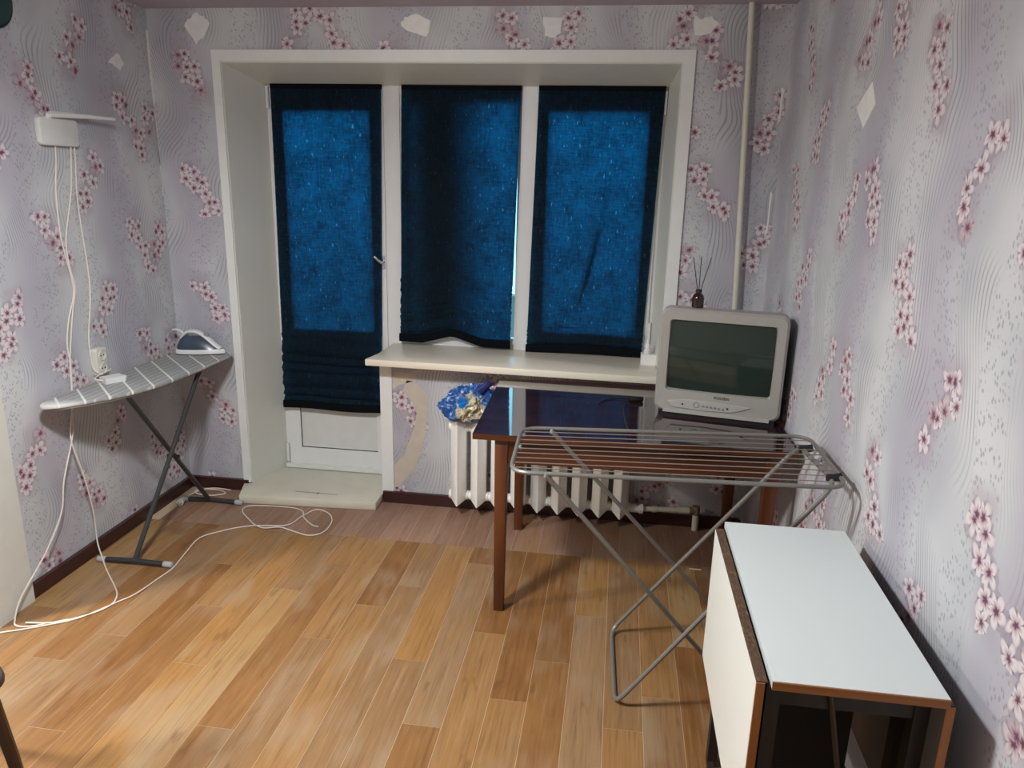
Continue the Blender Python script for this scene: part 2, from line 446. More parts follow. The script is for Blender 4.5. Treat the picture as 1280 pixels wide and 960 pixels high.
# walls
mb = MB().box(-.12, 0, -1.30, 0, 0, H)
wall_left = struct('wall_left', mb, WL)
TX0, TX1, TZ = .367, 2.594, 2.265
mb = MB(); T = .42
mb.box(-.12, TX0, 0, T, 0, H); mb.box(TX0, TX1, 0, T, TZ, H); mb.box(TX1, 3.30, 0, T, 0, H)
mb.box(1.145, TX1, 0, T, 0, .795)
wall_back = struct('wall_back', mb, WB)
yf = -4.7
mb = MB().prism([(xr(0.0), 0.0), (xr(0.0)+.25, 0.0), (xr(yf)+.25, yf), (xr(yf), yf)], 0, H)
wall_right = struct('wall_right', mb, WR)
struct('wall_front', MB().box(-2.5, 3.3, yf-.12, yf, 0, H), GREYW)
struct('wall_side', MB().box(-2.62, -2.5, yf, -1.30, 0, H), GREYW)
struct('wall_side_back', MB().box(-2.5, -.12, -1.42, -1.30, 0, H), GREYW)
struct('ceiling', MB().box(-2.62, 3.4, yf-.1, .42, H, H+.1), CEIL)
# skirting
HB = .064
struct('baseboard_left', MB().box(0, .02, -1.24, 0, 0, HB).bevel(.004), BROWNB)
mb = MB(); mb.box(.02, TX0-.01, -.02, 0, 0, HB); mb.box(1.145, 3.05, -.02, 0, 0, HB); mb.bevel(.004)
struct('baseboard_back', mb, BROWNB)
mb = MB().prism([(xr(-.02)-.02, -.02), (xr(-.02), -.02), (xr(-3.6), -3.6), (xr(-3.6)-.02, -3.6)], 0, HB)
struct('baseboard_right', mb, BROWNB)

# bare patches where the paper is torn (flat pieces on the walls)
def patch(parent, pts, axis, h0, h1, mat=PLASTER, name='plaster_patch'):
    rnd = random.Random(len(pts)*7+int(abs(pts[0][0])*1000)); P = []
    n = len(pts)
    for i in range(n):
        a, b = pts[i], pts[(i+1) % n]
        for k in range(3):
            t = k/3; j = .006 if k else .002
            P.append((a[0]*(1-t)+b[0]*t+rnd.uniform(-j, j), a[1]*(1-t)+b[1]*t+rnd.uniform(-j, j)))
    return part(name, MB().prism(P, h0, h1, axis), mat, parent, smooth=False)
for pts in ([(.262, 2.483), (.215, 2.45), (.195, 2.42), (.249, 2.34), (.29, 2.37), (.328, 2.436), (.30, 2.465)],
            [(1.281, 2.419), (1.30, 2.455), (1.355, 2.47), (1.423, 2.442), (1.405, 2.371), (1.33, 2.39)],
            [(1.95, 2.454), (2.037, 2.450), (2.033, 2.385), (2.0, 2.367), (1.96, 2.375)],
            [(2.623, 2.454), (2.66, 2.44), (2.70, 2.452), (2.734, 2.421), (2.70, 2.385), (2.631, 2.375)]):
    patch(wall_back, pts, 'y', -.0012, .001)
patch(wall_left, [(-.331, 2.21), (-.259, 2.262), (-.219, 2.225), (-.249, 2.188)], 'x', -.001, .0012)
patch(wall_left, [(-.013, 2.40), (-.002, 2.40), (-.002, 2.05), (-.010, 2.06)], 'x', -.001, .0015, name='torn_corner')
patch(wall_left, [(-.012, 2.02), (-.002, 2.02), (-.002, 1.62), (-.008, 1.62)], 'x', -.001, .0015, name='torn_corner')
patch(wall_back, [(3.030, 2.17), (3.042, 2.15), (3.036, 2.02), (3.026, 1.99)], 'y', -.0014, .001, name='torn_corner')
patch(wall_back, [(3.030, 1.72), (3.041, 1.70), (3.034, 1.52), (3.026, 1.50)], 'y', -.0014, .001, name='torn_corner')
mbp = [(-1.118, 2.055), (-1.00, 1.987), (-1.09, 1.92), (-1.171, 1.985)]
P3 = []
for off in (-.0015, .001):
    P3.append([(xr(y)+off, y, z) for y, z in mbp])
part('plaster_patch', MB().loft(P3), PLASTER, wall_right, smooth=False)
TEAR = plain('torn_paper_backing', (.56, .50, .41), .85, var=.12, nscale=20)
patch(wall_back, [(1.206, .085), (1.206, .215), (1.262, .275), (1.305, .39), (1.335, .52), (1.30, .60), (1.26, .64), (1.285, .70), (1.35, .68), (1.40, .62), (1.385, .45), (1.37, .327), (1.306, .182), (1.24, .095)], 'y', -.0012, .001, TEAR, 'torn_strip')
patch(wall_back, [(1.206, .70), (1.206, .645), (1.27, .68), (1.36, .71), (1.30, .745), (1.22, .745)], 'y', -.0012, .001, TEAR, 'torn_strip')

# casing round the recess, reveals and the corner strip
mb = MB()
mb.prism([(.328, .05), (TX0+.004, .05), (TX0+.004, TZ-.004), (TX1-.004, TZ-.004), (TX1-.004, .80), (2.644, .80), (2.644, 2.314), (.328, 2.314)], -.012, 0, 'y')
struct('trim_1', mb, TRIMW, 'white casing around the window recess')
mb = MB()
WY = .30
def slab(q):            # thin panel from four corners, 1 cm thick outward
    a, b, c, d = [Vector(p) for p in q]; n = (b-a).cross(d-a).normalized()*.01
    mb.loft([[a, b, c, d], [a-n, b-n, c-n, d-n]])
slab([(TX0, 0, .045), (TX0, 0, TZ), (.455, WY, 2.192), (.455, WY, .045)])
slab([(TX0, 0, TZ), (TX1, 0, TZ), (2.556, WY, 2.192), (.455, WY, 2.192)])
slab([(TX1, 0, TZ), (TX1, 0, .80), (2.556, WY, .80), (2.556, WY, 2.192)])
struct('trim_2', mb, REVEAL, 'white side and top panels of the window recess')
mb = MB().box(1.138, 1.203, -.006, .0, HB, .795); mb.box(1.138, 1.145, 0, WY, .045, .795)
struct('trim_3', mb, TRIMW, 'white strip covering the wall corner beside the balcony door')
mb = MB().box(-.13, .03, -1.36, -1.24, 0, 2.12).bevel(.004); mb.box(-.15, .045, -1.44, -1.36, 0, 2.12)
struct('trim_4', mb, plain('white_door_casing', (.66, .66, .60), .4), 'white door casing at the end of the left wall')

# ------------------------------------------------------------------ balcony door and window
FY0, FY1 = .285, .35
door = struct('door_1', MB().box(.458, .49, FY0, FY1, .05, 2.195).box(.49, 1.10, FY0, FY1, 2.17, 2.195).box(1.10, 1.125, FY0, FY1, .05, 2.195), PVC, 'white balcony door with a navy blind over its glass')
def ring(x0, x1, z0, z1, wd, y0, y1, wb=None):
    wb = wb or wd; mb = MB()
    mb.box(x0, x0+wd, y0, y1, z0, z1); mb.box(x1-wd, x1, y0, y1, z0, z1)
    mb.box(x0+wd, x1-wd, y0, y1, z1-wd, z1); mb.box(x0+wd, x1-wd, y0, y1, z0, z0+wb)
    return mb.bevel(.003, 1)
mb = ring(.485, 1.10, .075, 2.18, .075, .272, .335, .105).box(.555, 1.03, .276, .33, 2.055, 2.11); mb.box(.56, 1.025, .276, .33, .80, .90)
part('sash', mb, PVC, door)
part('panel', MB().box(.556, 1.029, .292, .315, .178, .81).bevel(.003, 1), plain('door_panel', (.68, .69, .66), .35), door)
part('pane', MB().box(.555, 1.03, .30, .306, .895, 2.11), GLASS, door)
part('gasket', MB().box(.5595, .5625, .2705, .277, .18, .80).box(.5595, 1.026, .2705, .277, .178, .181), BLACK, door)
for z in (.085, 2.07): part('hinge', MB().cyl((.470, .272, z), (.470, .272, z+.11), .010).cyl((.470, .272, z+.03), (.470, .272, z+.034), .0115), WHITE, door)
hd = part('handle', MB().tube([(1.085, .262, 1.285), (1.085, .235, 1.285), (1.070, .226, 1.298), (1.048, .226, 1.318)], .007, 10).box(1.076, 1.096, .262, .272, 1.25, 1.32), plain('chrome_handle', (.5, .52, .55), .2, .9), door)
part('threshold_rail', MB().box(.462, 1.11, .25, .30, .05, .075).bevel(.004), WHITE, door)

win = struct('window_1', ring(1.125, 2.556, .80, 2.195, .045, FY0, FY1).box(1.125, 1.185, FY0-.005, FY1, .80, 2.195).box(1.826, 1.912, FY0-.008, FY1, .80, 2.195), PVC, 'white two part window covered by navy blinds')
part('sash', ring(1.180, 1.840, .83, 2.165, .030, .29, .335, .06).box(1.205, 1.815, .292, .333, 2.10, 2.14), PVC, win)
part('sash', ring(1.900, 2.530, .83, 2.175, .070, .272, .335).box(1.965, 2.465, .276, .33, 2.065, 2.11).box(1.965, 2.465, .276, .33, .89, .955), PVC, win)
part('pane', MB().box(1.205, 1.815, .305, .311, .87, 2.145), GLASS, win)
part('pane', MB().box(1.965, 2.465, .30, .306, .89, 2.115), GLASS, win)
for z in (.91, 2.06): part('hinge', MB().cyl((2.537, .272, z), (2.537, .272, z+.11), .010), WHITE, win)
# balcony outside: parapet, plus an added end wall and board that dim the blinds
struct('wall_balcony', MB().box(-.6, 3.6, 1.45, 1.55, -.2, .95), plain('balcony_board', (.25, .22, .2), .8))
struct('balcony_end_blocker', MB().box(-.7, -.6, .42, 1.55, -.2, 2.7), plain('balcony_board', (.25, .22, .2), .8))  # unseen end wall, added to cut the sky light on the door blind
struct('light_blocker_panel', MB().box(1.19, 1.60, .43, .455, .50, 2.30), plain('light_blocker_board', (.12, .10, .08), .7))  # made-up board, added to darken the left half of the middle blind

# sill and threshold step
mb = MB().prism([(1.100, -.128), (2.70, -.172), (2.70, -.004), (2.580, -.004), (2.560, .30), (1.127, .30), (1.127, .02)], .800, .836).bevel(.006)
tag(part('window_sill', mb, CREAM), 'long cream window sill above the radiator, under the middle and right blinds', 'window sill')
st = thing('threshold_step', 'low worn white step in front of the balcony door', 'step', (.76, .07, 0))
mb = MB().prism([(.385, -.185), (1.140, -.135), (1.137, .29), (.44, .29), (.37, -.01), (.328, -.01)], 0, .046).bevel(.006)
part('slab', mb, STEPM, st)
part('scuff_mark', MB().box(.66, .90, -.075, -.071, .0455, .0466).box(.79, .795, -.09, -.06, .0455, .0466), plain('dark_scuff', (.12, .10, .07), .8), st)

# ------------------------------------------------------------------ blinds
def blind(name, label, x0t, x1t, x0b, x1b, zt, zb, tp, crease=None, seed=0, npl=6, amp=.014):
    """pleated cloth; zb(s) bottom edge, tp = where the gathered pleats begin"""
    rnd = random.Random(seed); y0 = .258
    NX = 40; ts = []
    Htot = zt - zb(.5); nup = 60
    up_end = tp
    ts = [up_end*i/nup for i in range(nup)]
    ts += [up_end + (1-up_end)*i/(npl*8) for i in range(npl*8+1)]
    ph = rnd.random()*6
    verts = []; jl = [rnd.uniform(-.003, .0025) for _ in range(npl*8+2)]; jr = [rnd.uniform(-.003, .0025) for _ in range(npl*8+2)]
    for i, t in enumerate(ts):
        for k in range(NX+1):
            s = k/NX
            a, b = x0t+(x0b-x0t)*t, x1t+(x1b-x1t)*t
            x = a+(b-a)*s; z = zt + (zb(s)-zt)*t
            if t > up_end:
                q = (t-up_end)/(1-up_end)*npl; j = int((t-up_end)/(1-up_end)*npl*8)
                qq = q + .22*sin(q*1.9+ph) + .10*sin(s*4+q)
                zig = (.5-.5*cos(2*pi*qq))**.7
                y = y0 - .004 - amp*zig*min(1, q*.7+.2) + .003*sin(s*9+ph+q)
                if k == 0: x += jl[j]
                if k == NX: x += jr[j]
            else:
                q = t*Htot/.055; zig = abs((q % 1)-.5)*2
                y = y0 - .0025*zig + .0025*sin(s*5+ph)*sin(t*7) 
                if crease:
                    (c0, t0), (c1, t1) = crease
                    if t0 < t < t1:
                        cc = c0+(c1-c0)*(t-t0)/(t1-t0); f = sin(pi*(t-t0)/(t1-t0))
                        y -= .020*f*math.exp(-((s-cc)/.045)**2)
            verts.append((x, y, z))
    faces = []
    W_ = NX+1
    for i in range(len(ts)-1):
        for k in range(NX): faces.append((i*W_+k, i*W_+k+1, (i+1)*W_+k+1, (i+1)*W_+k))
    me = bpy.data.meshes.new('cloth'); me.from_pydata(verts, [], faces)
    me.polygons.foreach_set('use_smooth', [True]*len(me.polygons)); me.set_sharp_from_angle(angle=RAD(40))
    root = thing(name, label, 'blind', ((x0t+x1t)/2, y0, zb(.5)), 0, 'navy pleated blinds')
    part('cloth', me, CLOTH, root)
    part('top_strip', MB().box(x0t, x1t, y0-.004, y0+.012, zt-.022, zt+.001).bevel(.002), plain('dark_navy_strip', (.0035, .005, .007), .9, spec=.08), root)
    rings = []
    for i in range(25):
        q = i/24; x = x0b-.002+(x1b-x0b+.004)*q; z = zb(q)
        rings.append([(x, y0-.026, z-.004), (x, y0-.030, z+.020), (x, y0-.024, z+.040), (x, y0-.012, z+.040), (x, y0-.010, z-.004)])
    part('hem', MB().loft(rings), plain('dark_navy_strip', (.0035, .005, .007), .9, spec=.08), root)
    return root
blind('pleated_blind', 'tall navy blind on the balcony door, hanging lowest', .497, 1.098, .478, 1.062, 2.19, lambda s: .432+.004*sin(s*7), .745, None, 1, 7, .016)
def zmid(s): return .862 - .012*s + .048*max(0, 1-abs(s-.48)/.27)
blind('pleated_blind', 'middle navy blind between the two white mullions, bottom edge lifted', 1.205, 1.824, 1.180, 1.795, 2.188, zmid, .74, None, 2, 7, .008)
rb = blind('pleated_blind', 'right navy blind with a slanting crease, beside the television', 1.912, 2.535, 1.885, 2.503, 2.190, lambda s: .836+.010*sin(s*pi), .90, ((.62, .25), (.44, .78)), 3, 3, .010)
mb = MB(); mb.loft([[(2.243+.0*k, .268, 1.56), (2.246, .268, 1.56)] if k == 0 else [(xa, .268, z), (xb, .268, z)] for k, (xa, xb, z) in enumerate(((2.243, 2.246, 1.56), (2.222, 2.246, 1.45), (2.200, 2.228, 1.35), (2.182, 2.206, 1.25), (2.166, 2.180, 1.17), (2.158, 2.162, 1.10)))], cap=False, closed=False)
part('fold', mb, CLOTH, rb)

# ------------------------------------------------------------------ heating
rad_ = thing('radiator', 'white cast iron radiator under the sill, behind the dark table', 'radiator', (2.05, -.10, 0))
NS = 10; RX0 = 1.588; RP = .1060
def section():
    mb = MB(); wv = .041
    prof = [(-wv, -.115), (0, -.158), (wv, -.115), (wv*.9, -.055), (-wv*.9, -.055)]
    def rg(z, dz): return [(x, y, z + (dz if i == 1 else (dz*.25 if i in (3, 4) else 0))) for i, (x, y) in enumerate(prof)]
    mb.loft([rg(.098, -.032), rg(.515, .03)])
    for z in (.115, .495): mb.cyl((-RP/2, -.09, z), (RP/2, -.09, z), .026, 12)
    return mb.bevel(.004, 1, 40).mesh('radiator_section')
sec = section(); sec.materials.append(RADW)
for i in range(NS-0):
    x = RX0+i*RP
    if i == NS-1: continue
    o = part('radiator_section', sec, None, rad_); o.location = Vector((x, 0, 0)) - WLOC[rad_.name]
part('valve', MB().cyl((2.47, -.09, .115), (2.535, -.085, .112), .022, 12).cyl((2.535, -.085, .112), (2.552, -.083, .111), .027, 8), RADW, rad_)
for x in (1.70, 2.30): part('bracket', MB().box(x, x+.02, -.06, 0, .40, .42), RADW, rad_)
pp = thing('heating_pipe', 'thin cream heating pipe rising to the ceiling right of the recess', 'pipe', (2.84, -.045, 0))
part('riser', MB().tube(smooth_path([(2.862, -.035, H), (2.89, -.035, 1.85), (2.918, -.035, 1.2), (2.932, -.035, .75), (2.935, -.04, .60)]), .0135, 12), PIPEM, pp)
part('elbow', MB().tube(fillet([(2.935, -.04, .60), (2.936, -.045, .495), (2.60, -.07, .495), (2.47, -.09, .495)], .05), .0135, 12), PIPEM, pp)
part('return_pipe', MB().tube([(2.55, -.083, .111), (2.62, -.078, .112), (2.79, -.062, .112)], .0135, 12).cyl((2.60, -.08, .112), (2.625, -.078, .112), .0165).cyl((2.74, -.067, .112), (2.79, -.062, .112), .0175), PIPEM, pp)
part('rusty_elbow', MB().tube([(2.79, -.062, .112), (2.825, -.055, .112), (2.826, -.052, .09)], .019, 10).cyl((2.825, -.055, .09), (2.825, -.055, .135), .02), plain('rusty_paint', (.22, .15, .08), .8, var=.4, nscale=60), pp)
part('floor_stub', MB().cyl((2.826, -.052, .10), (2.828, -.05, -.003), .0165), PIPEM, pp)

# ------------------------------------------------------------------ polished table (drawn up to the sill)
TZT = .785; TW, TD = 1.225, .845
tb = thing('dining_table', 'dark polished wooden table with reddish legs carrying the television', 'table', (1.832, -1.005, 0), RAD(1.5))
def P(name, mb, mat, par=tb, **k): return part(name, mb, mat, par, local=True, **k)
top = MB().box(0, TW, 0, TD, TZT-.024, TZT).bevel(.004)
me = top.mesh('table_top'); me.materials.append(TABLETOP); me.materials.append(TABLEWOOD)
for p in me.polygons: p.material_index = 0 if p.normal.z > .9 else 1
P('table_top', me, None)
for y0 in (.02, TD-.05): P('apron', MB().box(.12, TW-.09, y0+.005, y0+.025, TZT-.125, TZT-.024).bevel(.002, 1), TABLEWOOD)
for x0 in (.098, TW-.088): P('apron', MB().box(x0, x0+.02, .07, TD-.07, TZT-.125, TZT-.024).bevel(.002, 1), TABLEWOOD)
for x0 in (.085, TW-.105):
    for y0 in (.018, TD-.07):
        mb = MB(); a, c = .052, .042; d = (a-c)/2
        mb.loft([[(x0+d, y0+d, 0), (x0+a-d, y0+d, 0), (x0+a-d, y0+a-d, 0), (x0+d, y0+a-d, 0)],
                 [(x0, y0, TZT-.024), (x0+a, y0, TZT-.024), (x0+a, y0+a, TZT-.024), (x0, y0+a, TZT-.024)]]).bevel(.004)
        lg = P('leg', mb, LEGWOOD)
        part('foot_cap', MB().box(x0+d+.002, x0+a-d-.002, y0+d+.002, y0+a-d-.002, 0, .012), plain('dark_foot_pad', (.03, .02, .015), .7), lg, local=True)

# ------------------------------------------------------------------ television
tv = thing('television', 'silver tube television with a dark screen on the polished table', 'television', (2.789, -.637, TZT), RAD(-10.8))
def rrect(x0, x1, z0, z1, r, n=6):
    pts = []
    for cx, cz, a0 in ((x1-r, z1-r, 0), (x0+r, z1-r, pi/2), (x0+r, z0+r, pi), (x1-r, z0+r, 3*pi/2)):
        for i in range(n+1): a = a0+pi/2*i/n; pts.append((cx+r*cos(a), cz+r*sin(a)))
    return pts
V = .018; TWd, THt = .508, .440
o1 = rrect(-TWd/2, TWd/2, V, V+THt, .036); o2 = rrect(-TWd/2+.010, TWd/2-.010, V+.010, V+THt-.010, .030)
i1 = rrect(-.212, .212, V+.094, V+THt-.046, .012); i2 = rrect(-.206, .206, V+.100, V+THt-.052, .012)
mb = MB(); mb.loft([[(x, .085, z) for x, z in o1], [(x, .010, z) for x, z in o1], [(x, 0, z) for x, z in o2], [(x, .002, z) for x, z in i1], [(x, .022, z) for x, z in i2]], cap=False)
part('bezel', mb, SILVER, tv, local=True)
# bulging tube face
NXs, NZs = 16, 12; vs = []; fc = []
for j in range(NZs+1):
    for i in range(NXs+1):
        a, b_ = i/NXs*2-1, j/NZs*2-1
        vs.append((a*.211, .006+.012*(a*a*.6+b_*b_*.6), V+.243+b_*.150))
for j in range(NZs):
    for i in range(NXs): k = j*(NXs+1)+i; fc.append((k, k+1, k+NXs+2, k+NXs+1))
me = bpy.data.meshes.new('screen'); me.from_pydata(vs, [], fc); me.polygons.foreach_set('use_smooth', [True]*len(fc))
part('screen', me, screen_glass('dark_tube_glass'), tv, local=True)
b1 = rrect(-TWd/2+.006, TWd/2-.006, V+.006, V+THt-.006, .034); b2 = rrect(-.20, .20, V+.02, V+.38, .05); b3 = rrect(-.14, .14, V+.03, V+.27, .05)
mb = MB().loft([[(x, .085, z) for x, z in b1], [(x*.97, .12, z) for x, z in b1], [(x, .25, z) for x, z in b2], [(x, .40, z) for x, z in b3]])
part('rear_housing', mb, plain('grey_tv_housing', (.12, .12, .115), .55), tv, local=True)
mb = MB().prism([(-.20, V+.047), (-.18, V+.022), (-.05, V+.018), (.06, V+.022), (.105, V+.036), (.14, V+.052), (.02, V+.058), (-.12, V+.062)], -.005, .002, 'y').bevel(.002, 1)
cp = part('control_panel', mb, SILVER2, tv, local=True)
part('power_button', MB().tube([(-.078+.011*cos(a*pi/8), -.0055, V+.041+.011*sin(a*pi/8)) for a in range(16)], .0015, 6, closed=True), plain('grey_button', (.2, .2, .19), .4), cp, local=True)
for k in range(6): part('button', MB().cyl((-.05+k*.016, -.004, V+.039-.001*k), (-.05+k*.016, -.008, V+.039-.001*k), .0045, 8), plain('grey_button', (.2, .2, .19), .4), cp, local=True)
for x in (-.135, .048): part('sensor', MB().cyl((x, -.004, V+.039), (x, -.0065, V+.039), .004, 8), BLACK, cp, local=True)
part('base_lip', MB().box(-.215, .215, -.006, .02, V-.002, V+.010).bevel(.003), SILVER2, tv, local=True)
part('base', MB().box(-.235, .235, .004, .30, 0, V+.004).bevel(.004), BLACK, tv, local=True)
def lettering(text, size, mat, parent, loc, rot, name='lettering', spacing=1.0):
    cu = bpy.data.curves.new('t', 'FONT'); cu.body = text; cu.size = size; cu.align_x = 'CENTER'; cu.extrude = .0006; cu.space_character = spacing
    o = bpy.data.objects.new('t', cu); COL.objects.link(o)
    dg = bpy.context.evaluated_depsgraph_get(); me = bpy.data.meshes.new_from_object(o.evaluated_get(dg)); bpy.data.objects.remove(o)
    me.materials.clear(); ob = part(name, me, mat, parent, local=True); ob.location = loc; ob.rotation_euler = rot; return ob
lettering('ROLSEN', .017, plain('dark_logo_print', (.05, .04, .02), .5), tv, (.02, .0005, V+.073), (pi/2, 0, 0), 'logo', 1.0)

dif = thing('reed_diffuser', 'small amber bottle with three black reed sticks on the television', 'diffuser', (2.690, -.545, TZT+V+THt))
bz = Vector(dif.location)
mb = MB().lathe([(.022, 0), (.0245, .003), (.0245, .040), (.020, .052), (.0105, .059), (.0105, .066)], bz, 18)
part('bottle', mb, amber('amber_glass'), dif)
part('collar', MB().lathe([(.0125, .062), (.0125, .074), (.009, .074), (.009, .065)], bz, 16), BLACK, dif)
for dx, dy, hh in ((-.033, .0, .205), (.000, .012, .205), (.038, -.004, .205)):
    part('reed_stick', MB().cyl(bz+Vector((-dx*.22, -dy*.2, .006)), bz+Vector((dx, dy, hh)), .0016, 6), BLACK, dif)

# ------------------------------------------------------------------ drying rack
ZR = .893
rk = thing('drying_rack', 'grey metal folding drying rack standing empty in front of the table', 'drying rack', (2.60, -1.30, 0))
FLc, FRc, BRc, BLc = Vector((2.068, -1.635, ZR)), Vector((3.058, -1.565, ZR)), Vector((3.048, -1.105, ZR)), Vector((2.050, -1.215, ZR))
part('frame', MB().tube(fillet([FLc, FRc, BRc, BLc], .07, 6, True), .0068, 10, closed=True), STEEL, rk)
for k in range(1, 10):
    t = k/10.0
    a = FLc.lerp(BLc, t); b_ = FRc.lerp(BRc, t)
    part('wire', MB().cyl(a, b_, .0018, 6), WIRE, rk)
Af0, Af1 = Vector((2.412, -1.045, .0085)), Vector((2.430, -1.488, .0085))
At1, At0 = Vector((3.036, -1.515, ZR-.008)), Vector((3.000, -1.185, ZR-.008))
part('leg', MB().tube(fillet([Af0, Af1, At1, At0], .055, 6, True), .0078, 10, closed=True), STEEL, rk)
Bt0, Bt1 = Vector((2.157, -1.222, ZR-.004)), Vector((2.176, -1.630, ZR-.004))
Bf1, Bf0 = Vector((2.868, -1.38, .0085)), Vector((2.890, -.93, .0085))
part('leg', MB().tube(fillet([Bt1, Bf1, Bf0, Bt0], .055, 6), .0078, 10), STEEL, rk)
for p in (At0.lerp(At1, .12), At0.lerp(At1, .88)):
    q = Vector((p.x+.030, p.y+.0, ZR))
    part('clip', MB().tube([p+Vector((-.013, 0, 0)), p+Vector((.008, 0, .002)), q], .0135, 8), BLACK, rk)
for p in (FLc.lerp(BLc, .52)+Vector((.012, 0, 0)), FRc.lerp(BRc, .5)+Vector((-.02, 0, 0)), Bt0, Bt1):
    part('cap', MB().lathe([(.006, -.008), (.0075, 0), (.004, .008)], p, 10), plain('grey_cap', (.22, .22, .21), .5), rk)

# ------------------------------------------------------------------ folded drop leaf table
dl = thing('drop_leaf_table', 'white drop leaf table folded down against the right wall', 'table', (2.88, -1.98, 0))
DZ = .78; y0, y1 = -2.355, -1.618
part('top_board', MB().box(2.709, 3.046, y0, y1, DZ-.018, DZ), LAMWHITE, dl)
part('front_edging', MB().box(2.709, 3.046, y0-.003, y0, DZ-.019, DZ-.001), EDGEW, dl)
part('back_edging', MB().box(2.709, 3.046, y1, y1+.002, DZ-.019, DZ-.001), EDGEW, dl)
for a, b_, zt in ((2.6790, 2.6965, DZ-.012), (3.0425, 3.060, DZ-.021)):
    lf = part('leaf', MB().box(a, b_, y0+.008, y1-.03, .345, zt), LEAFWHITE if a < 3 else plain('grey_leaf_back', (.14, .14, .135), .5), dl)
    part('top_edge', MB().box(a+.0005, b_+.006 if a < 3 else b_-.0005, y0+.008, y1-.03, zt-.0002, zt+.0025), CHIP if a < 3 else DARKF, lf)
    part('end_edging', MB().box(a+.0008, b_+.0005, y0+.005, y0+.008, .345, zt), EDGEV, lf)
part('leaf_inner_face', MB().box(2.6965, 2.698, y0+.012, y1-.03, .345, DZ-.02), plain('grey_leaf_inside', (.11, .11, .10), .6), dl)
for x in (2.715, 3.012):
    for y in (y0+.06, y1-.10): part('leg', MB().box(x, x+.03, y, y+.035, 0, DZ-.018).bevel(.002, 1), DARKF, dl)
for y in (y0+.065, y1-.095): part('end_rail', MB().box(2.745, 3.012, y, y+.02, DZ-.10, DZ-.018), DARKF, dl); part('foot_rail', MB().box(2.745, 3.012, y, y+.02, .08, .13), DARKF, dl)
for x in (2.718, 3.018): part('side_rail', MB().box(x, x+.02, y0+.095, y1-.10, DZ-.10, DZ-.018), DARKF, dl)
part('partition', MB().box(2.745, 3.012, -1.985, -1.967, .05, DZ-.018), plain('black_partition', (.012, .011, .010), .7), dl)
for x, yy in ((2.7055, 1), (3.028, 0)):
    part('swing_leg', MB().box(x-.006 if yy else x-.005, x+.012, -2.20, -1.80, .05, .09).box(x-.006 if yy else x-.005, x+.012, -2.20, -2.165, .0, DZ-.03), DARKF, dl)
part('stay', MB().cyl((2.835, y0+.05, DZ-.025), (2.925, y0+.10, .36), .006, 8), plain('brown_metal_stay', (.06, .04, .03), .4, .5), dl)

# ------------------------------------------------------------------ ironing board and iron
BZ = .808
ib = thing('ironing_board', 'grey checked ironing board on crossed dark legs along the left wall', 'ironing board', (.2, -.55, 0))
out = [(.062, -1.105), (.125, -1.075), (.200, -.985), (.268, -.880), (.310, -.775), (.334, -.665), (.346, -.52), (.350, -.35), (.350, -.10), (.335, -.035), (.06, -.032), (.040, -.10), (.030, -.5), (.028, -.90), (.035, -1.06)]
out = [tuple(p[:2]) for p in fillet([(x, y, 0) for x, y in out], .03, 3, True)]
part('cover', MB().prism(out, BZ-.016, BZ).bevel(.005), board_cover('checked_cover'), ib)
part('underside', MB().prism([(.19+(x-.19)*.93, -.55+(y+.55)*.97) for x, y in out], BZ-.024, BZ-.016), plain('board_metal', (.28, .27, .25), .5), ib)
A0, A1 = Vector((.245, -.892, .016)), Vector((.318, -.345, BZ-.026)); B0, B1 = Vector((.225, -.205, .016)), Vector((.268, -.835, BZ-.026))
for a, b_, fx0, fx1 in ((A0, A1, .085, .405), (B0, B1, .085, .392)):
    lg = part('leg', MB().tube([a, b_], .0115, 10), DGREY, ib)
    part('foot', MB().tube([(fx0, a.y-.002, .012), ((fx0+fx1)/2, a.y, .019), (fx1, a.y+.004, .012)], .0125, 10), DGREY, ib)
    for x, dy in ((fx0, -.002), (fx1, .004)): part('end_cap', MB().tube([(x-.020, a.y+dy, .013), (x+.022, a.y+dy, .013)], .0150, 10).bevel(.004), LGREY, ib)
part('pivot', MB().cyl((.24, -.555, .405), (.30, -.555, .405), .009, 8), BLACK, ib)

irn = thing('steam_iron', 'white and navy steam iron resting on the far end of the ironing board', 'iron', (.075, -.105, BZ), RAD(4))
def sole(s, off=0.0, x0=0.0, L=.245):
    pts = []
    hw = .056*s
    for i in range(13):
        t = i/12; x = x0 + L*t
        wd = hw*(1-max(0, (t-.12)/.88)**2.0) * (1 if t > .1 else .82+1.8*t)
        pts.append((x, wd))
    return pts
def outline(s, z, x0=0.0, L=.245):
    a = sole(s, 0, x0, L); return [(x, y, z) for x, y in a] + [(x, -y, z) for x, y in a[::-1] if y > 1e-4] 
def IP(name, mb, mat, par=irn): return part(name, mb, mat, par, local=True)
IP('soleplate', MB().loft([outline(1.0, 0), outline(1.0, .005)]), plain('dark_soleplate', (.02, .02, .02), .3, .5))
IP('skirt', MB().loft([outline(1.02, .0052), outline(1.03, .022), outline(.93, .028, .004, .235)]), WHITE)
IP('water_tank', MB().loft([outline(.92, .028, .006, .225), outline(.86, .050, .008, .195), outline(.62, .078, .018, .150), outline(.40, .098, .038, .095)]), NAVY)
prof = [(.006, .030), (.010, .062), (.030, .098), (.058, .116), (.095, .118), (.130, .103), (.165, .076), (.200, .046), (.226, .030)]
path = smooth_path([(x, 0, z) for x, z in prof], 4)
hmb = MB(); n_ = len(path); rings = []
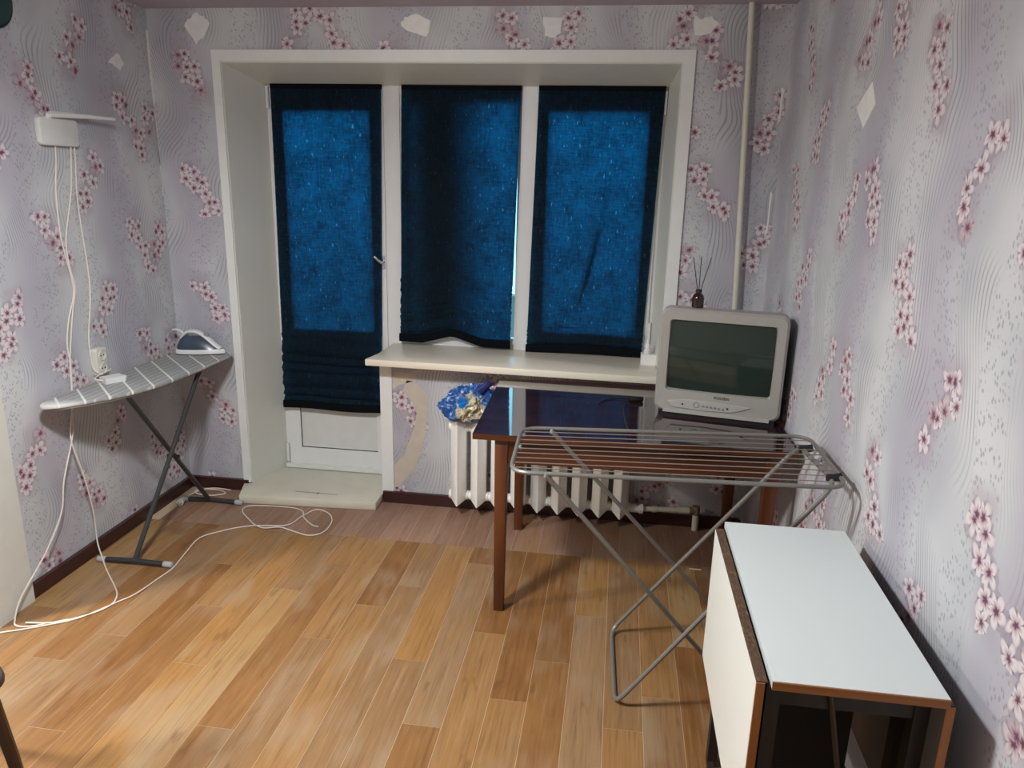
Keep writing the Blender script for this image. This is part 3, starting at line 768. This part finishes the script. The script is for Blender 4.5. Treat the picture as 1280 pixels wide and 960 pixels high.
for i, p in enumerate(path):
    d = (path[min(i+1, n_-1)]-path[max(i-1, 0)]).normalized(); nn = Vector((-d.z, 0, d.x)); t = i/(n_-1)
    wy, wz = .020, .010
    rings.append([p + nn*wz*sin(2*pi*k/12) + Vector((0, wy*cos(2*pi*k/12), 0)) for k in range(12)])
hmb.loft(rings); IP('handle', hmb, WHITE)
IP('dial', MB().lathe([(.014, .0), (.015, .010), (.011, .013)], (.150, 0, .098), 14), plain('dial_grey', (.30, .33, .32), .35))
IP('cord_sleeve', MB().tube(smooth_path([(.028, 0, .102), (.012, .0, .118), (-.012, .002, .124), (-.035, .008, .120)]), .006, 8), WHITE)

# ------------------------------------------------------------------ left wall: router, socket, cables
ro = thing('wifi_router', 'white router with aerials high on the left wall', 'router', (.02, -.735, 1.83))
mb = MB().prism(rrect(-.842, -.622, 1.830, 1.940, .018), .002, .028, 'x').bevel(.004)
part('body', mb, WHITE, ro)
part('aerial', MB().tube([(.035, -.790, 1.948), (.070, -.62, 1.955), (.105, -.48, 1.955)], .0085, 8, rad=[.010, .009, .006]), WHITE, ro)
part('aerial', MB().tube([(.022, -.770, 1.958), (.03, -.66, 1.962), (.035, -.565, 1.957)], .007, 8, rad=[.008, .007, .005]), WHITE, ro)
for y in (-.775, -.79): part('hinge_joint', MB().cyl((.018, y, 1.932), (.034, y, 1.955), .010, 8), WHITE, ro)
so = thing('wall_socket', 'white double socket on the left wall above the ironing board', 'socket', (.0, -.65, .885))
part('plate', MB().prism(rrect(-.690, -.618, .822, .950, .012), .0, .032, 'x').bevel(.004), plain('cream_socket', (.66, .64, .55), .4), so)
for z in (.857, .917):
    s1 = part('outlet', MB().tube([(.0325, -.654+.022*cos(a*pi/8), z+.022*sin(a*pi/8)) for a in range(16)], .003, 6, closed=True), plain('cream_socket', (.66, .64, .55), .4), so)
    for dy in (-.009, .009): part('pin_hole', MB().cyl((.031, -.654+dy, z), (.0335, -.654+dy, z), .0035, 8), BLACK, s1)
ad = thing('power_adapter', 'small white plug adapter lying on the ironing board below the socket', 'adapter', (.105, -.70, BZ))
part('body', MB().box(-.030, .030, -.045, .045, 0, .026).bevel(.006), WHITE, ad, local=True)
part('nose', MB().box(-.012, .012, .045, .060, .006, .020).bevel(.003), LGREY, ad, local=True)
part('lead', MB().tube(smooth_path([(0, -.044, .013), (-.03, -.065, .02), (-.06, -.03, .025), (-.085, .02, .03), (-.100, .045, .035)]), .0032, 6), CORDW, ad, local=True)
ad.rotation_euler = (0, 0, RAD(-28))

def cord(name, label, pts, r=.0032, mat=CORDW, cat='cable', n=5, group=None):
    o = part(name, MB().tube(smooth_path(pts, n), r, 6), mat); return tag(o, label, cat, group)
wA = [(.012, -.749, 1.869), (.012, -.758, 1.773), (.012, -.783, 1.645), (.012, -.791, 1.481), (.012, -.777, 1.379), (.012, -.758, 1.274), (.012, -.761, 1.205), (.012, -.809, 1.107), (.012, -.838, 1.007), (.012, -.835, .917), (.013, -.846, .81),
      (.013, -.864, .709), (.03, -.903, .611), (.05, -1.012, .449), (.05, -1.052, .317), (.05, -1.155, .2), (.05, -1.235, .137), (.06, -1.34, .075), (.07, -1.395, .012), (.10, -1.42, .004), (.16, -1.41, .004), (.264, -1.345, .004)]
cord('router_cable', 'white cable from the router dropping towards the white door casing', wA)
wB = [(.012, -.654, 1.874), (.012, -.668, 1.776), (.012, -.693, 1.643), (.014, -.764, 1.446), (.017, -.766, 1.326), (.014, -.748, 1.239), (.012, -.779, 1.137), (.015, -.812, 1.037), (.017, -.840, .936), (.016, -.852, .82),
      (.016, -.872, .709), (.03, -.915, .597), (.05, -.893, .419), (.045, -.859, .229), (.045, -.86, .085), (.09, -.90, .03), (.155, -.964, .006), (.293, -1.098, .004), (.34, -1.155, .004), (.359, -1.214, .004), (.335, -1.279, .004), (.264, -1.35, .0041), (.212, -1.385, .008), (.121, -1.40, .008)]
cord('router_cable', 'white cable crossing the brown skirting beside the ironing board foot', wB)
wC = [(.012, -.641, 1.891), (.012, -.64, 1.793), (.012, -.658, 1.643), (.012, -.659, 1.507), (.012, -.65, 1.332), (.012, -.656, 1.189), (.012, -.699, 1.015), (.013, -.704, .925), (.016, -.70, .86), (.05, -.69, .834)]
cord('router_cable', 'white cable running from the router down to the wall socket', wC)
f3 = [(-.35, -1.68, .004), (.071, -1.472, .004), (.212, -1.393, .004), (.299, -1.326, .004), (.373, -1.193, .004), (.406, -1.124, .004), (.425, -.991, .004), (.435, -.894, .004), (.412, -.751, .004), (.397, -.602, .004), (.472, -.508, .004), (.532, -.46, .004), (.595, -.43, .004), (.662, -.417, .004), (.761, -.398, .008), (.787, -.279, .004), (.826, -.191, .004), (.903, -.217, .004), (.956, -.295, .004), (.97, -.387, .004), (.954, -.453, .004), (.903, -.481, .004), (.83, -.459, .004), (.733, -.432, .009), (.658, -.455, .009), (.595, -.43, .011), (.541, -.374, .004), (.467, -.30, .004), (.442, -.25, .004), (.464, -.21, .004), (.552, -.195, .004), (.663, -.19, .004), (.726, -.20, .004), (.775, -.241, .009), (.806, -.304, .009), (.876, -.367, .004), (.915, -.379, .004)]
cord('floor_cable', 'thin white cable looped on the floor before the balcony step', f3)
pg = thing('iron_plug', 'white mains plug and coiled lead on the floor in the back left corner', 'plug', (.09, -.25, 0))
part('plug_body', MB().tube([(.093, -.272, .018), (.085, -.235, .018), (.080, -.20, .016)], .017, 12, rad=[.019, .016, .008]), WHITE, pg)
for dx in (-.008, .009): part('pin', MB().cyl((.095+dx, -.270, .018), (.098+dx, -.300, .018), .0024, 6), plain('chrome_pin', (.6, .6, .6), .2, .9), pg)
part('lead', MB().tube(smooth_path([(.080, -.20, .016), (.077, -.155, .010), (.094, -.085, .006), (.135, -.055, .006), (.203, -.054, .006), (.252, -.09, .006), (.192, -.128, .006), (.11, -.125, .008), (.09, -.10, .014), (.16, -.045, .012), (.26, -.04, .006)]), .0036, 6), CORDW, pg)

# ------------------------------------------------------------------ small things
def crumple(name, label):
    root = thing(name, label, 'bag', (1.635, -.150, .548))
    bm = bmesh.new(); bmesh.ops.create_icosphere(bm, subdivisions=5, radius=1)
    # silhouette: wide sack with a bunched neck leaning right
    for v in bm.verts:
        x, y, z = v.co
        t = (z+1)/2
        wx = .105*(1.18-.35*t) if t < .62 else .105*(.963-.2*(t-.62))
        X = x*wx*(1+.25*(1-abs(z))) ; Y = y*.062*(1.1-.4*t); Z = t*.178
        X += .014*t
        if x > 0 and t > .5: Z += .050*x*(t-.5)*2; X += .012*x
        p = Vector((x, y, z))
        d = noise.noise(p*2.0+Vector((3, 1, 2)))*.026 + (.30-abs(noise.noise(p*3.1+Vector((1, 7, 0)))))*.050 + (.25-abs(noise.noise(p*8+Vector((5, 2, 9)))))*.014
        nrm = Vector((X-.014*t, Y, Z-.09)).normalized()
        q = Vector((X, Y, Z))+nrm*d; q.z = max(q.z, .001)
        v.co = q
    mb = MB(); mb.bm.free(); mb.bm = bm
    me = mb.mesh('sack'); part('sack', me, bag_print('printed_blue_plastic'), root, local=True)
    tw = MB(); pth = smooth_path([(.075, -.01, .165), (.105, -.015, .195), (.120, -.01, .215)], 4)
    tw.tube(pth, .02, 9, rad=[.030, .028, .024, .021, .019, .020, .022, .024, .014]); 
    part('twisted_neck', tw, plain('dark_blue_plastic', (.006, .018, .12), .3, var=.5, nscale=40), root, local=True)
crumple('plastic_bag', 'crumpled blue plastic bag with a printed pattern on the radiator')

bx = thing('medicine_box', 'small white carton on the sill beside the television', 'box', (2.535, .105, .836))
part('carton', MB().box(-.038, .038, -.028, .028, 0, .052).bevel(.0015, 1), plain('white_card', (.78, .77, .75), .6), bx, local=True)
part('lid_flap', MB().box(-.0385, .0385, -.0285, .0285, .046, .0535), plain('white_card', (.78, .77, .75), .6), bx, local=True)
db = thing('dropper_bottle', 'tiny white dropper bottle standing on the white carton', 'bottle', (2.528, .105, .836+.0535))
part('body', MB().lathe([(.017, 0), (.018, .002), (.018, .020), (.010, .030)], (0, 0, 0), 16), plain('translucent_white', (.70, .72, .72), .35), db, local=True)
part('cap', MB().lathe([(.0115, .030), (.0105, .052), (.006, .055), (.004, .072), (.0025, .073)], (0, 0, 0), 14), plain('white_cap', (.82, .83, .83), .35), db, local=True)

# black leads about the television
cord('television_lead', 'black lead looping down beside the right end of the television', [(3.02, -.40, .95), (3.050, -.53, .911), (3.064, -.57, .885), (3.066, -.59, .83), (3.052, -.62, .797), (3.02, -.56, .790), (2.98, -.45, .790)], .003, BLACK)
al = thing('aerial_lead', 'black aerial lead with a plug lying on the polished table', 'cable', (2.40, -.43, TZT))
part('lead', MB().tube(smooth_path([(2.30, -.50, TZT+.004), (2.335, -.44, TZT+.004), (2.398, -.405, TZT+.006), (2.43, -.43, TZT+.02), (2.415, -.55, TZT+.004), (2.418, -.70, TZT+.004), (2.435, -.88, TZT+.004)]), .0028, 6), BLACK, al)
part('plug', MB().tube([(2.44, -.44, TZT+.012), (2.50, -.42, TZT+.012)], .012, 10).bevel(.003), BLACK, al)
tag(part('wooden_stick', MB().box(2.765, 2.820, -.474, -.468, .0, .003).bevel(.0005, 1), plain('pale_stick', (.70, .58, .45), .7)), 'tiny pale stick on the floor left of the white table', 'stick')

# chair at the left edge of the picture
ch = thing('wooden_chair', 'dark brown wooden chair cut off by the left picture edge', 'chair', (.565, -2.285, 0), RAD(-32))
SEATM = plain('dark_brown_seat', (.045, .030, .026), .5, var=.2); CW = wood('dark_brown_chair_wood', (.022, .009, .005), (.05, .020, .010), .35, 2)
st_ = [tuple(p[:2]) for p in fillet([(-.20, -.20, 0), (.20, -.20, 0), (.205, .20, 0), (-.205, .20, 0)], .07, 6, True)]
part('seat', MB().prism(st_, .425, .455).bevel(.010, 3), SEATM, ch, local=True)
for sx in (-1, 1):
    for sy in (-1, 1):
        part('leg', MB().tube([(sx*.155, sy*.155, .425), (sx*.178, sy*.178, .2), (sx*.195, sy*.195, 0)], .015, 10, rad=[.019, .0165, .012]), CW, ch, local=True)
for s_ in (-1, 1):
    part('apron_rail', MB().box(-.15, .15, s_*.155-.009, s_*.155+.009, .375, .425), CW, ch, local=True)
    part('apron_rail', MB().box(s_*.155-.009, s_*.155+.009, -.15, .15, .375, .425), CW, ch, local=True)
    part('back_post', MB().tube([(-.19, s_*.17, .45), (-.215, s_*.175, .65), (-.26, s_*.18, .88)], .014, 8), CW, ch, local=True)
part('backrest', MB().box(-.262, -.236, -.18, .18, .74, .88).bevel(.006), CW, ch, local=True)

# dark green thing just entering the top left corner of the picture
orn = thing('wall_ornament', 'dark green round ornament at the top left picture corner', 'ornament', (.0, -.985, 2.33))
mb = MB()
mb.loft([[(x, -.985+r*cos(2*pi*k/28), 2.34+r*sin(2*pi*k/28)) for k in range(28)] for x, r in ((.0, .095), (.012, .098), (.022, .09), (.026, .07))])
part('disc', mb, plain('dark_green_glaze', (.006, .045, .040), .3), orn)
part('rim', MB().tube([(.012, -.985+.098*cos(2*pi*k/28), 2.34+.098*sin(2*pi*k/28)) for k in range(28)], .006, 6, closed=True), plain('dark_green_rim', (.004, .03, .028), .3), orn)

# ------------------------------------------------------------------ lamps (above and behind the picture)
def pendant(label, d):
    x, y, z = d['loc']
    o = thing('ceiling_lamp', label, 'lamp', (x, y, H), 0)
    part('rose', MB().lathe([(.05, -.03), (.055, 0)], (x, y, H), 16), WHITE, o)
    part('flex', MB().cyl((x, y, H-.03), (x, y, z+.12), .004, 6), CORDW, o)
    part('shade', MB().loft([[(x+r*cos(2*pi*k/24), y+r*sin(2*pi*k/24), z+h) for k in range(24)] for r, h in ((.16, -.005), (.10, .09), (.03, .13), (.028, .128), (.097, .086), (.157, -.005))], cap=False), WHITE, o)
    L = bpy.data.lights.new('lamp_light', 'AREA'); L.shape = 'DISK'; L.size = d['size']*2; L.energy = d['power']; L.color = d['color']
    lo = bpy.data.objects.new('lamp_light', L); COL.objects.link(lo); lo.parent = o; lo.location = (0, 0, z-H+.02)
    K = bpy.data.lights.new('bulb_light', 'POINT'); K.shadow_soft_size = .13; K.energy = d['bulb']; K.color = d['color']
    ko = bpy.data.objects.new('bulb_light', K); COL.objects.link(ko); ko.parent = o; ko.location = (0, 0, z-H-.09)
pendant('white pendant lamp in the side area left of the picture', LAMP_SIDE)
pendant('white pendant lamp in the middle of the room above the picture', LAMP_ROOM)
